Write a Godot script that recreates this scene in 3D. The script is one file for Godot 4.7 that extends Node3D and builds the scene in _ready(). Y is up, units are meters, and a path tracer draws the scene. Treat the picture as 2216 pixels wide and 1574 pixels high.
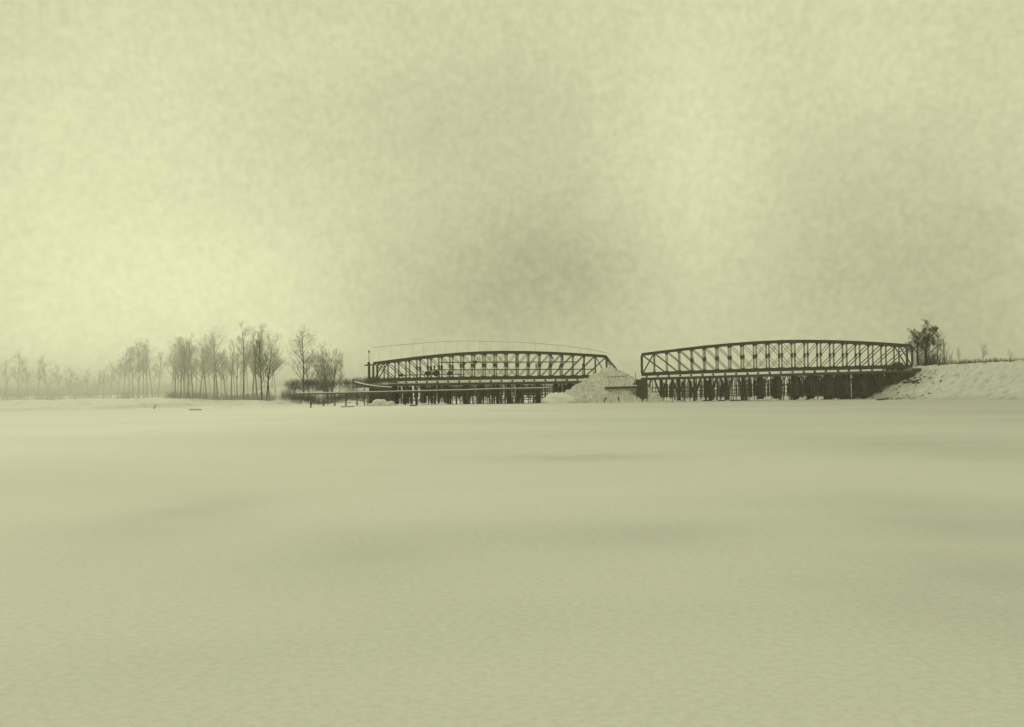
extends Node3D
# A railway bridge under construction over a frozen river: two steel trusses on timber falsework, winter haze.

const FOCAL := 2290.0            # pixels of the 2216 x 1574 picture
const EYE := 4.0
const YAW := 0.096               # the bridge comes a little nearer to the right
var cam: Camera3D
var eye_frame: Transform3D
var used := {}
var bridge_at := Vector3.ZERO    # ground point under the near truss at the left end of the right span
var along := Vector3(cos(YAW), 0, sin(YAW))
var away := Vector3(sin(YAW), 0, -cos(YAW))
var mats := {}
var rng := RandomNumberGenerator.new()
var bank_noise := FastNoiseLite.new()
var snow_noise := FastNoiseLite.new()
var twig_ends: Array[Vector3] = []
const ORDER := ["first", "second", "third", "fourth", "fifth", "sixth", "seventh", "eighth", "ninth", "tenth", "eleventh", "twelfth", "thirteenth", "fourteenth", "fifteenth", "sixteenth", "seventeenth", "eighteenth", "nineteenth", "twentieth", "twenty-first", "twenty-second", "twenty-third", "twenty-fourth"]

# ---------------------------------------------------------------- helpers
func numbered(called: String) -> String:
	if not used.has(called):
		used[called] = 0
		return called
	used[called] += 1
	return "%s_%03d" % [called, used[called]]

func tag(o: Node, label: String, category := "", group := "", kind := "") -> void:
	if label: o.set_meta("label", label)
	if category: o.set_meta("category", category)
	if group: o.set_meta("group", group)
	if kind: o.set_meta("kind", kind)

func thing(called: String, label: String, category: String, at_point := Vector3.ZERO, turn := 0.0, group := "") -> Node3D:
	var o := Node3D.new()
	o.name = numbered(called)
	add_child(o, true)
	o.position = at_point
	o.rotation.y = turn
	tag(o, label, category, group)
	return o

func mesh_node(called: String, m: Mesh, mat: Material, parent: Node = null) -> MeshInstance3D:
	var o := MeshInstance3D.new()
	o.mesh = m
	o.material_override = mat
	o.name = numbered(called) if parent == null else called
	(self if parent == null else parent).add_child(o, true)
	return o

func ray(px: float, py: float) -> Vector3:
	return eye_frame.basis * Vector3((px - 1108.0) / FOCAL, (787.0 - py) / FOCAL, -1.0)

func at(px: float, py: float, depth: float) -> Vector3:
	var r := ray(px, py)
	return eye_frame.origin + r * (depth / -r.z)

# a point of the bridge: metres along it, height, metres behind the near truss, as local coordinates of a bridge thing
func on_bridge(px: float, py: float, w := 0.0) -> Vector3:
	var r := ray(px, py)
	var o := eye_frame.origin - bridge_at - away * w
	var t := -o.dot(away) / r.dot(away)
	var p := o + r * t
	return Vector3(p.dot(along), p.y, -w)

func on_ground(px: float, depth: float, lift := 0.0) -> Vector3:
	var p := at(px, 850, depth)
	p.y = ground(p.x, p.z) + lift
	return p

func quad(st: SurfaceTool, a: Vector3, b: Vector3, c: Vector3, d: Vector3) -> void:
	for v in [a, b, c, a, c, d]: st.add_vertex(v)

func box_between(st: SurfaceTool, a: Vector3, b: Vector3, w: float, d: float, up := Vector3.UP) -> void:
	var y := (b - a).normalized()
	if absf(y.dot(up)) > 0.97: up = Vector3(1, 0, 0)
	var x := y.cross(up).normalized() * (w * 0.5)
	var z := x.cross(y).normalized() * (d * 0.5)
	var c: Array[Vector3] = []
	for e in [a, b]:
		for k in [[-1, -1], [1, -1], [1, 1], [-1, 1]]:
			c.append(e + x * k[0] + z * k[1])
	st.set_smooth_group(-1)
	for k in 4:
		var n := (k + 1) % 4
		quad(st, c[k], c[n], c[n + 4], c[k + 4])
	quad(st, c[3], c[2], c[1], c[0])
	quad(st, c[4], c[5], c[6], c[7])

func start() -> SurfaceTool:
	var st := SurfaceTool.new()
	st.begin(Mesh.PRIMITIVE_TRIANGLES)
	return st

func finish(st: SurfaceTool) -> ArrayMesh:
	st.generate_normals()
	return st.commit()

func beam(called: String, a: Vector3, b: Vector3, w: float, d: float, mat: Material, parent: Node = null) -> MeshInstance3D:
	var st := start()
	box_between(st, a, b, w, d)
	return mesh_node(called, finish(st), mat, parent)

# a steel channel pair or I shape: a web with two proud flanges
func girder(st: SurfaceTool, a: Vector3, b: Vector3, w: float, d: float) -> void:
	box_between(st, a, b, w * 0.62, d * 0.8)
	var up := Vector3.UP
	var y := (b - a).normalized()
	var x := y.cross(up).normalized()
	var z := x.cross(y).normalized()
	for s in [-1.0, 1.0]:
		box_between(st, a + z * s * d * 0.45, b + z * s * d * 0.45, w, d * 0.1)

func pole_shape(st: SurfaceTool, a: Vector3, b: Vector3, ra: float, rb: float, sides := 8, caps := true) -> void:
	var y := (b - a).normalized()
	var up := Vector3.UP if absf(y.y) < 0.95 else Vector3.RIGHT
	var x := y.cross(up).normalized()
	var z := x.cross(y).normalized()
	st.set_smooth_group(0)
	var prev_a := a + x * ra
	var prev_b := b + x * rb
	for k in range(1, sides + 1):
		var t := TAU * k / sides
		var o := x * cos(t) + z * sin(t)
		var na := a + o * ra
		var nb := b + o * rb
		for v in [prev_a, na, nb, prev_a, nb, prev_b]: st.add_vertex(v)
		if caps:
			for v in [a, na, prev_a]: st.add_vertex(v)
			for v in [b, prev_b, nb]: st.add_vertex(v)
		prev_a = na
		prev_b = nb

func pole(called: String, a: Vector3, b: Vector3, ra: float, rb: float, mat: Material, parent: Node = null) -> MeshInstance3D:
	var st := start()
	pole_shape(st, a, b, ra, rb)
	return mesh_node(called, finish(st), mat, parent)

func lumpy(size: Vector3, seed_n: int, rough := 0.25, rows := 9, cols := 14) -> ArrayMesh:
	var n := FastNoiseLite.new()
	n.seed = seed_n
	n.frequency = 0.9
	var st := start()
	st.set_smooth_group(0)
	var pts := []
	for i in rows + 1:
		var lat := -PI / 2 + PI * i / rows
		for j in cols + 1:
			var lon := TAU * (j % cols) / cols
			var d := Vector3(cos(lat) * cos(lon), sin(lat), cos(lat) * sin(lon))
			if i == 0 or i == rows: d = Vector3(0, d.y, 0)
			var r := 1.0 + rough * n.get_noise_3dv(d * 1.6) * 2.0
			pts.append(d * r * size)
	for i in rows:
		for j in cols:
			var a: int = i * (cols + 1) + j
			var b: int = a + cols + 1
			for k in [a, b, b + 1, a, b + 1, a + 1]: st.add_vertex(pts[k])
	st.index()
	return finish(st)

func surface(called: String, col: Color, rough: float, spread := 0.2, freq := 0.6, metal := 0.0) -> StandardMaterial3D:
	var m := StandardMaterial3D.new()
	m.roughness = rough
	m.metallic = metal
	var n := FastNoiseLite.new()
	n.seed = called.hash() % 1000
	n.frequency = 0.02
	n.fractal_octaves = 5
	var ramp := Gradient.new()
	ramp.set_color(0, (col * (1.0 - spread)).linear_to_srgb())
	ramp.set_color(1, (col * (1.0 + spread)).linear_to_srgb())
	var t := NoiseTexture2D.new()
	t.width = 256
	t.height = 256
	t.seamless = true
	t.noise = n
	t.color_ramp = ramp
	m.albedo_texture = t
	m.uv1_triplanar = true
	m.uv1_world_triplanar = true
	m.uv1_scale = Vector3.ONE * freq
	mats[called] = m
	return m

func step_between(a: float, b: float, x: float) -> float:
	var t := clampf((x - a) / (b - a), 0, 1)
	return t * t * (3 - 2 * t)

func along_table(table: Array, x: float) -> float:
	if x <= table[0][0]: return table[0][1]
	for k in range(1, table.size()):
		if x <= table[k][0]:
			return lerpf(table[k - 1][1], table[k][1], (x - table[k - 1][0]) / (table[k][0] - table[k - 1][0]))
	return table[-1][1]

# ---------------------------------------------------------------- the lie of the land
const SHORE := [[-1500, 60.0], [-800, 180.0], [-400, 250.0], [-160, 290.0], [-125, 312.0], [-110, 372.0], [-71, 388.0], [-52, 352.0], [-40, 366.0], [-26, 450.0], [60, 540.0], [150, 560.0], [400, 430.0], [900, 300.0], [1500, 200.0]]
const SLOPE := [[0.0, 0.0], [3.5, 0.8], [11.0, 4.5], [16.0, 7.4], [19.5, 9.3], [24.0, 9.9], [120.0, 12.0]]

func right_foot(d: float) -> float:
	return 104.0 + (330.0 - d) * 0.3 if d < 330.0 else 104.0 + (d - 330.0) * 0.1

func ground(x: float, z: float) -> float:
	var d := -z
	var h := 0.0
	var r := Vector2(x, z).length()
	# wind-laid drifts on the ice
	h += snow_noise.get_noise_2d(x * 0.5, z * 1.4) * 0.16 * step_between(2.0, 30.0, r) + snow_noise.get_noise_2d(x * 2.3 + 90, z * 4.0) * 0.025 - 0.03
	var shore := along_table(SHORE, x)
	var inland := d - shore
	if inland > -6.0:
		var n := bank_noise.get_noise_2d(x, z)
		h += 1.5 * step_between(-2.0 + n * 4.0, 9.0 + n * 5.0, inland) * (1.0 + 0.35 * n) + 1.4 * step_between(10, 90, inland) + 2.5 * step_between(150, 900, inland)
		h += bank_noise.get_noise_2d(x * 4.0, z * 4.0) * 0.35 * step_between(0, 10, inland)
	# the railway embankment that comes down to the left end of the bridge
	if d > 405.0 and d < 540.0 and x > -150.0 and x < 0.0:
		var ridge := step_between(410.0, 442.0, d + bank_noise.get_noise_2d(x * 3.0, z * 3.0) * 6.0) * (1.0 - step_between(470.0, 520.0, d))
		h += 5.2 * ridge * step_between(-128.0, -88.0, x) * (1.0 - step_between(-52.0, -30.0, x))
	var s := x - right_foot(d)
	if s > -6.0 and d > -300.0:
		var n2 := bank_noise.get_noise_2d(x * 1.7 + 40, z * 1.7)
		h += along_table(SLOPE, s + n2 * 1.6) + (bank_noise.get_noise_2d(x * 6.0, z * 6.0) * 0.6 + bank_noise.get_noise_2d(x * 15.0, z * 15.0) * 0.5) * step_between(-1, 4, s)
	return h

func snow_cover(x: float, z: float, h: float) -> Color:
	# snow albedo: random tone plus a painted brightness gradient, lighter left, darker right
	var n := snow_noise.get_noise_2d(x * 0.18 + 300, z * 0.3)
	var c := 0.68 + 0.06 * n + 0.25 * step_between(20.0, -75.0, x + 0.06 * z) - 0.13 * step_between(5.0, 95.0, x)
	var shade_streak := exp(-pow((x - 4.0) / 6.0, 2.0) - pow((z + 63.0) / 3.0, 2.0))  # faint shadow line, painted as a darker band of snow
	c -= 0.17 * shade_streak * (0.7 + 0.6 * snow_noise.get_noise_2d(x * 3.0, z * 5.0))
	# soft dark blotches, tonal shading painted into the snow colour
	var bare := 0.0  # sum of the painted darkening
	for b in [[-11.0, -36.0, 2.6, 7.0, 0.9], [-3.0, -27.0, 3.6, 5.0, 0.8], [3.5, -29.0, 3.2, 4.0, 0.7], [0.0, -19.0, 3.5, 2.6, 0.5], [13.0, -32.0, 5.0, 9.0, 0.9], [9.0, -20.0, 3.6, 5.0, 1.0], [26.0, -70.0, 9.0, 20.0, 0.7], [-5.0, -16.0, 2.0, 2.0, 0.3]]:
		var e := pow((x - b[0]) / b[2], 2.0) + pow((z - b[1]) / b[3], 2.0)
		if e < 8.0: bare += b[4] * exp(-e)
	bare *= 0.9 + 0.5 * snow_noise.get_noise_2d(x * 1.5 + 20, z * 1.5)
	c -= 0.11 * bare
	var s := x - right_foot(-z)
	if s > 0.0:
		c += 0.15 * step_between(0, 6, s)
		c -= 0.35 * maxf(0.0, bank_noise.get_noise_2d(x * 9.0, z * 9.0))
	var inland := -z - along_table(SHORE, x)
	if inland > 0.0:
		c -= 0.35 * maxf(0.0, bank_noise.get_noise_2d(x * 5.0 + 70, z * 5.0) - 0.1) * step_between(0, 4, inland)
	c = clampf(c, 0.2, 0.93)
	return Color(c * 0.99, c, c)

func build_ground() -> void:
	var rings: Array[float] = [0.0, 1.5]
	var r := 3.0
	while r < 285.0:
		rings.append(r)
		r *= 1.03 if r < 150 else 1.018
	while r < 420.0:
		rings.append(r)
		r += 1.1
	while r < 4000.0:
		rings.append(r)
		r *= 1.025 if r < 900 else 1.2
	var angles: Array[float] = []
	var a := -32.0
	while a < 32.0:
		angles.append(deg_to_rad(a))
		a += 0.13
	a = 32.0
	while a < 327.9:
		angles.append(deg_to_rad(a))
		a += 4.0 if a > 40.0 and a < 320.0 else 1.0
	var verts := PackedVector3Array()
	var cols := PackedColorArray()
	var idx := PackedInt32Array()
	var na := angles.size()
	for rr in rings:
		for t in angles:
			var x := sin(t) * rr
			var z := -cos(t) * rr
			var h := ground(x, z)
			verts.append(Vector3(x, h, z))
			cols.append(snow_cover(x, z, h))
	for i in rings.size() - 1:
		for j in na:
			var k := (j + 1) % na
			var p := i * na + j
			var q := i * na + k
			idx.append_array([p, p + na, q + na, p, q + na, q] if i > 0 else [p, p + na, q + na])
	var arr := []
	arr.resize(Mesh.ARRAY_MAX)
	arr[Mesh.ARRAY_VERTEX] = verts
	arr[Mesh.ARRAY_COLOR] = cols
	arr[Mesh.ARRAY_INDEX] = idx
	var st := SurfaceTool.new()
	st.create_from_arrays(arr)
	st.generate_normals()
	var m := StandardMaterial3D.new()
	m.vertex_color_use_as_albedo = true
	m.roughness = 0.9
	m.metallic_specular = 0.2
	var nt := NoiseTexture2D.new()
	nt.width = 512
	nt.height = 512
	nt.seamless = true
	nt.as_normal_map = true
	nt.bump_strength = 3.0
	var fn := FastNoiseLite.new()
	fn.frequency = 0.03
	fn.fractal_octaves = 5
	nt.noise = fn
	m.normal_enabled = true
	m.normal_texture = nt
	m.normal_scale = 0.06
	var crust := NoiseTexture2D.new()
	crust.width = 1024
	crust.height = 1024
	crust.seamless = true
	var cn := FastNoiseLite.new()
	cn.seed = 17
	cn.frequency = 0.08
	cn.fractal_octaves = 7
	cn.fractal_gain = 0.8
	crust.noise = cn
	var tone := Gradient.new()
	tone.set_color(0, Color(0.88, 0.88, 0.88))
	tone.set_color(1, Color(1.0, 1.0, 1.0))
	crust.color_ramp = tone
	m.albedo_texture = crust
	m.uv1_triplanar = true
	m.uv1_world_triplanar = true
	m.uv1_scale = Vector3(0.055, 0.055, 0.055)
	mats["snow_ground"] = m
	var g := mesh_node("snow_covered_ground", st.commit(), m)
	tag(g, "snow covered frozen river and low snowy banks", "", "", "structure")

# ---------------------------------------------------------------- the sky: thin overcast with soft patches
const PATCHES := [   # picture column, row, half width, half height, change of brightness: clouds of the overcast
	[1080, 590, 330, 170, -0.14], [1240, 585, 130, 90, -0.06], [1010, 690, 300, 90, -0.05], [1850, 580, 240, 210, -0.09], [1230, 400, 170, 130, -0.035],
	[1520, 370, 160, 240, 0.10], [1520, 130, 300, 130, 0.03], [1900, 130, 140, 120, 0.04], [420, 200, 300, 200, 0.05], [560, 610, 330, 150, 0.12], [180, 520, 330, 300, 0.12], [800, 450, 260, 160, 0.03],
	[1080, 230, 260, 120, -0.055], [700, 120, 300, 80, 0.03], [220, 760, 420, 130, 0.10], [2100, 700, 200, 260, -0.09], [650, 740, 170, 70, 0.07]]

func build_sky() -> Sky:
	var big := FastNoiseLite.new()
	big.seed = 11
	big.frequency = 2.2
	big.fractal_octaves = 4
	var fine := FastNoiseLite.new()
	fine.seed = 5
	fine.frequency = 55.0
	fine.fractal_octaves = 2
	var w := 2048
	var h := 1024
	var img := Image.create_empty(w, h, false, Image.FORMAT_RGBF)
	var grain := RandomNumberGenerator.new()
	grain.seed = 2
	var spots := []
	for p in PATCHES:
		var d := ray(p[0], p[1]).normalized()
		spots.append([atan2(d.x, -d.z), asin(d.y), p[2] / FOCAL, p[3] / FOCAL, p[4]])
	for y in h:
		var el := PI * (0.5 - (y + 0.5) / h)
		var up := sin(el)
		if el < -0.05:
			img.fill_rect(Rect2i(0, y, w, h - y), Color(0.46, 0.46, 0.285))
			break
		for x in w:
			var az := TAU * ((x + 0.5) / w - (1.0 if x > w / 2 else 0.0))
			var d := Vector3(sin(az) * cos(el), up, -cos(az) * cos(el))
			var v := 0.635 + 0.045 * big.get_noise_3dv(d) + 0.018 * big.get_noise_3dv(d * 3.0)
			v += 0.016 * fine.get_noise_3dv(d) + grain.randf_range(-0.055, 0.055)
			v += 0.03 * maxf(up, 0.0)
			if absf(az) < 0.9 and el < 0.9:
				for s in spots:
					var q: float = pow((az - s[0]) / s[2], 2.0) + pow((el - s[1]) / s[3], 2.0)
					if q < 7.0: v += s[4] * exp(-q)
			# the pale yellow of the print's air
			img.set_pixel(x, y, Color(v, v * 1.0, v * 0.615))
	var pm := PanoramaSkyMaterial.new()
	pm.panorama = ImageTexture.create_from_image(img)
	var sky := Sky.new()
	sky.sky_material = pm
	return sky

# ---------------------------------------------------------------- steel truss spans
const DEEP := 5.8    # metres between the two trusses of a span

func truss(t: Node3D, lower: Array, top_px: Array, px_a: float, px_b: float, end_pier: Array, panels: int, pale_far := false) -> void:
	# lower: [[px, py], ...] of the lower chord, top_px the same of the upper one; both read on the near truss plane
	var steel: Material = mats["steel"]
	var a := on_bridge(px_a, along_table(lower, px_a))
	var b := on_bridge(px_b, along_table(lower, px_b))
	var low: Array[Vector3] = []
	var top: Array[Vector3] = []
	for i in panels + 1:
		var f := float(i) / panels
		var p := a.lerp(b, f)
		# walk along the bridge and read both chords where that point appears
		var px := px_a
		var lo := px_a
		var hi := px_b
		for k in 30:
			px = (lo + hi) * 0.5
			if on_bridge(px, 800).x < p.x: lo = px
			else: hi = px
		low.append(Vector3(p.x, on_bridge(px, along_table(lower, px)).y, 0))
		top.append(Vector3(p.x, on_bridge(px, along_table(top_px, px)).y, 0))
	var mid := panels / 2.0
	for side in 2:
		var off := Vector3(0, 0, -DEEP * side)
		var tc := start()
		var lc := start()
		for i in panels:
			girder(tc, top[i] + off, top[i + 1] + off, 0.62, 0.74)
			girder(lc, low[i] + off, low[i + 1] + off, 0.6, 0.8)
		mesh_node("top_chord", finish(tc), steel, t)
		mesh_node("lower_chord", finish(lc), steel, t)
		for i in panels + 1:
			var heavy := i == 0 or i == panels
			var st := start()
			var lo_p := low[i] + off + Vector3(0, 0.4, 0)
			var hi_p := top[i] + off - Vector3(0, 0.36, 0)
			if heavy:
				box_between(st, lo_p, hi_p, 0.55, 0.6)
			else:
				# a laced post: two bars with battens between
				for s in [-1.0, 1.0]:
					box_between(st, lo_p + Vector3(s * 0.13, 0, 0), hi_p + Vector3(s * 0.15, 0, 0), 0.3, 0.14)
				var steps := int((hi_p.y - lo_p.y) / 0.6)
				for k in steps:
					var y0 := lo_p.y + 0.3 + 0.6 * k
					box_between(st, Vector3(lo_p.x - 0.12, y0, lo_p.z + 0.12), Vector3(lo_p.x + 0.12, y0 + 0.3, lo_p.z + 0.12), 0.02, 0.07)
			var post := mesh_node("post", finish(st), steel, t)
			if i >= 4 and i <= panels - 4:
				# plates at half height where the ties pass the post
				var c := (low[i] + top[i]) * 0.5 + off + Vector3(0, 0.1, 0.28)
				beam("crossing_plate", c - Vector3(0, 0.55, 0), c + Vector3(0, 0.55, 0), 0.02, 0.75, steel, post)
			# plates where the web meets the chords
			if not heavy:
				beam("gusset_plate", hi_p + Vector3(0, 0.02, 0.34), hi_p + Vector3(0, -0.55, 0.34), 0.02, 0.75, steel, post)
				beam("gusset_plate", lo_p + Vector3(0, -0.02, 0.34), lo_p + Vector3(0, 0.5, 0.34), 0.02, 0.7, steel, post)
		for i in panels - 1:
			# ties that cross two panels and fall towards mid span, two flat bars each
			var out: Array = []
			if i + 1 <= mid + 1.5: out.append([top[i], low[i + 2]])
			if i + 1 >= mid - 1.5: out.append([low[i], top[i + 2]])
			for e in out:
				var st := start()
				for s in [-1.0, 1.0]:
					var shift := off + Vector3(0, 0, s * 0.2)
					box_between(st, e[0] + shift, e[1] + shift, 0.05, lerpf(0.1, 0.2, clampf(absf(i + 1 - mid) / 5.0 - 0.3, 0, 1)))
				mesh_node("diagonal", finish(st), steel, t)
		# the end panels carry a brace the other way
		beam("end_brace", low[0] + off, top[1] + off, 0.34, 0.3, steel, t)
		beam("end_brace", low[panels] + off, top[panels - 1] + off, 0.34, 0.3, steel, t)
	for i in panels + 1:
		var z := Vector3(0, 0, -DEEP)
		beam("floor_beam", low[i] + Vector3(0, 0.1, -0.31), low[i] + z + Vector3(0, 0.1, 0.31), 0.3, 0.85, steel, t)
		beam("top_strut", top[i] + Vector3(0, 0, -0.32), top[i] + z + Vector3(0, 0, 0.32), 0.2, 0.3, steel, t)
		if i < panels:
			beam("lateral_brace", top[i] + Vector3(0, 0.12, -0.32), top[i + 1] + z + Vector3(0, 0.12, 0.32), 0.12, 0.12, steel, t)
			beam("lateral_brace", top[i] + z + Vector3(0, -0.12, 0.32), top[i + 1] + Vector3(0, -0.12, -0.32), 0.12, 0.12, steel, t)
	for w in [1.9, 3.9]:
		var st := start()
		for i in panels:
			box_between(st, low[i] + Vector3(0, 0.35, -w), low[i + 1] + Vector3(0, 0.35, -w), 0.25, 0.6)
		mesh_node("stringer", finish(st), steel, t)
	t.set_meta("ends", [a, b])
	t.set_meta("low", low)
	t.set_meta("top", top)

# ---------------------------------------------------------------- timber falsework
func falsework(t: Node3D, px_a: float, px_b: float, deck: Array, spacing_px: float, seed_n: int, struts: bool, dense_from: float, plank_from: float) -> void:
	var g := RandomNumberGenerator.new()
	g.seed = seed_n
	var wood: Material = mats["dark_timber"]
	var px := px_a
	var first := true
	var prev_s := 0.0
	while px <= px_b + 1.0:
		var head := on_bridge(px, along_table(deck, px))
		var s := head.x
		var top_y := head.y - 0.35
		var rows := [-0.9, 0.7, 2.2, 3.8, 5.4, 6.9]
		for w in rows:
			var p: Vector3 = bridge_at + along * s + away * w
			var gy := ground(p.x, p.z)
			if top_y - gy < 0.6: continue
			for twin in ([-0.35, 0.35] if px > dense_from or w < 0 else [0.0]):
				var j: float = twin * (1.0 if struts else g.randf_range(0.4, 2.2)) + g.randf_range(-0.12, 0.12)
				pole("pile", Vector3(s + j + g.randf_range(-0.15, 0.15), gy - 0.4, -w), Vector3(s + j, top_y, -w), 0.2, 0.17, wood, t)
		var base := bridge_at + along * s
		var g0 := ground(base.x, base.z)
		beam("cap_beam", Vector3(s, top_y + 0.15, 1.5), Vector3(s, top_y + 0.15, -7.5), 0.3, 0.3, wood, t)
		if top_y - g0 > 2.0:
			beam("cross_brace", Vector3(s + 0.2, g0 + 0.8, 0.9), Vector3(s + 0.2, top_y - 0.3, -6.9), 0.08, 0.22, wood, t)
			beam("cross_brace", Vector3(s - 0.2, top_y - 0.3, 0.9), Vector3(s - 0.2, g0 + 0.8, -6.9), 0.08, 0.22, wood, t)
		if struts and top_y - g0 > 2.5:
			# raking struts fan out from the foot of each bent to the deck
			for w in [-1.05, 2.2, 5.4]:
				for dirn in [-1.0, 1.0]:
					beam("raking_strut", Vector3(s, g0 + (top_y - g0) * 0.25, -w), Vector3(s + dirn * 1.9, top_y - 0.05, -w), 0.2, 0.24, wood, t)
		elif top_y - g0 > 2.5:
			for w in [-1.05, 3.0]:
				beam("raking_strut", Vector3(s - 1.6, g0 + 0.2, -w), Vector3(s + 1.6, top_y - 0.4, -w), 0.16, 0.22, wood, t)
		if not first:
			# walings along the piles
			for e in [[0.22, -1.12], [0.62, -1.12], [0.62, 7.12], [0.3, 7.12], [0.45, 3.0]]:
				beam("waling", Vector3(prev_s, g0 + (top_y - g0) * e[0] + g.randf_range(-0.1, 0.1), -e[1]), Vector3(s, g0 + (top_y - g0) * e[0] + g.randf_range(-0.1, 0.1), -e[1]), 0.1, 0.24, wood, t)
			if px > plank_from:
				# boarding nailed to the far rows, each board a little off its neighbour
				for w in [5.62, 2.42]:
					var bay_full: float = 0.95 if struts and px > 1740.0 else g.randf_range(0.3, 0.85) + (0.0 if struts else 0.2)
					if not struts and w < 3.0: continue
					var st := start()
					var x0 := prev_s + 0.05
					while x0 < s - 0.1:
						var bw := g.randf_range(0.2, 0.3)
						var bp: Vector3 = bridge_at + along * x0 + away * w
						var lo := ground(bp.x, bp.z) + (g.randf_range(1.5, 2.7) if not struts else g.randf_range(0.7, 1.5)) * (1.0 if px < 1780.0 else maxf(0.0, 1.0 - (px - 1780.0) / 60.0))
						var open := (2.0 if px < 1720.0 else maxf(0.1, 2.0 - (px - 1720.0) / 45.0)) if struts else 0.7
						var hi := top_y - (0.3 + 0.9 * g.randf() * g.randf()) * open - (g.randf_range(0.5, 2.0) if g.randf() < 0.2 else 0.0)
						if g.randf() < bay_full and hi - lo > 0.4:
							box_between(st, Vector3(x0 + bw * 0.5, lo, -w), Vector3(x0 + bw * 0.5 + g.randf_range(-0.04, 0.04), hi, -w), bw * 0.92, 0.05 + g.randf() * 0.03, Vector3(0, 0, 1))
						x0 += bw
					st.generate_normals()
					var m := st.commit()
					if m.get_surface_count() > 0: mesh_node("boarding", m, wood if px > 1640.0 and w < 3.0 else mats["grey_timber"], t)
		if not first:
			# odd props and thin poles between the bents
			for k in (5 if not struts else (4 if px < 1780.0 else 1)):
				var ps := lerpf(prev_s, s, g.randf_range(0.12, 0.88))
				var pw: float = [-0.85, 0.75, 2.3, 5.3][k % 4] + g.randf_range(-0.1, 0.1)
				var pp: Vector3 = bridge_at + along * ps + away * pw
				var py := ground(pp.x, pp.z)
				if top_y - py > 1.0:
					pole("prop", Vector3(ps + g.randf_range(-0.5, 0.5), py - 0.3, -pw), Vector3(ps, top_y + 0.1, -pw), 0.13, 0.1, wood, t)
		prev_s = s
		first = false
		px += spacing_px * (g.randf_range(0.93, 1.07) if struts else g.randf_range(0.7, 1.25))
	# longitudinal timbers that carry the deck, and cross planks with snow on them
	var a := on_bridge(px_a - 8, along_table(deck, px_a - 8))
	var b := on_bridge(px_b, along_table(deck, px_b))
	for w in [-0.9, 1.5, 3.9, 6.9]:
		beam("deck_stringer", Vector3(a.x, a.y + 0.1, -w), Vector3(b.x, b.y + 0.1, -w), 0.3, 0.34, wood, t)
	beam("edge_timber", Vector3(a.x, a.y - 0.1, 1.62), Vector3(b.x, b.y - 0.1, 1.62), 0.16, 0.72, wood, t)
	var n := int((b.x - a.x) / 0.55)
	var planks := start()
	var snow := start()
	for i in n:
		var f := (i + 0.5) / n
		var c := a.lerp(b, f)
		box_between(planks, Vector3(c.x, c.y + 0.3, 1.5 + g.randf_range(-0.25, 0.3)), Vector3(c.x + g.randf_range(-0.05, 0.05), c.y + 0.3, -7.6), 0.46, 0.07)
		if g.randf() < 0.45:
			box_between(snow, Vector3(c.x, c.y + 0.40, 1.45), Vector3(c.x, c.y + 0.40, -1.0), 0.53, 0.12)
	tag(mesh_node("deck_planks", finish(planks), wood, t), "", "", "", "stuff")
	tag(mesh_node("deck_snow", finish(snow), mats["snow"], t), "", "", "", "stuff")
	# packing blocks between the deck and the lower chord
	var blocks := n / 6
	for i in blocks:
		var c := a.lerp(b, (i + 0.5) / blocks)
		beam("packing_block", Vector3(c.x + g.randf_range(-0.3, 0.3), c.y + 0.34, 0.1), Vector3(c.x, c.y + 1.0, 0.1), 0.5, 0.6, wood, t)

# ---------------------------------------------------------------- bare winter trees
func grow(trunk: SurfaceTool, twigs: SurfaceTool, p: Vector3, dir: Vector3, length: float, rad: float, level: int, top_level: int, g: RandomNumberGenerator, habit: Dictionary) -> void:
	var segs := 5 if level == 0 else (3 if level < 3 else 2)
	if level >= 3: segs = 1
	var pts: Array[Vector3] = [p]
	var dirs: Array[Vector3] = [dir]
	var d := dir
	for i in segs:
		var wob: float = habit.wobble * (0.5 if level == 0 else 1.0)
		d = (d + Vector3(g.randf_range(-wob, wob), g.randf_range(-wob, wob) * 0.4 + habit.rise * (0.0 if level == 0 else 0.14), g.randf_range(-wob, wob))).normalized()
		pts.append(pts[-1] + d * length / segs)
		dirs.append(d)
	var tip := 0.25 if level == 0 else 0.3
	for i in segs:
		var ra := rad * lerpf(1.0, tip, float(i) / segs)
		var rb := rad * lerpf(1.0, tip, float(i + 1) / segs)
		var sides := 7 if level == 0 else (5 if level == 1 else 3)
		pole_shape(trunk if level < 2 else twigs, pts[i], pts[i + 1], ra, rb, sides, false)
	if level >= top_level:
		twig_ends.append(pts[-1])
		return
	var counts: Array = habit.counts
	var count: int = counts[level]
	var from: float = habit.clear if level == 0 else 0.25
	for k in count:
		var f := lerpf(from, 1.0, (k + g.randf()) / count)
		var fi := f * segs
		var i := mini(int(fi), segs - 1)
		var q := pts[i].lerp(pts[i + 1], fi - i)
		var axis := dirs[i + 1]
		var side := axis.cross(Vector3(g.randf_range(-1, 1), g.randf_range(-1, 1), g.randf_range(-1, 1))).normalized()
		var spread: float = habit.spread * g.randf_range(0.7, 1.3)
		var nd := (axis * cos(spread) + side * sin(spread)).normalized()
		var shrink: float = habit.limb if level == 0 else 0.52
		var nl := length * shrink * (1.15 - 0.65 * f if level == 0 else 1.0 - 0.35 * f) * g.randf_range(0.7, 1.2)
		var nr := maxf(rad * lerpf(1.0, tip, f) * 0.5, 0.014)
		grow(trunk, twigs, q, nd, nl, nr, level + 1, top_level, g, habit)

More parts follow.
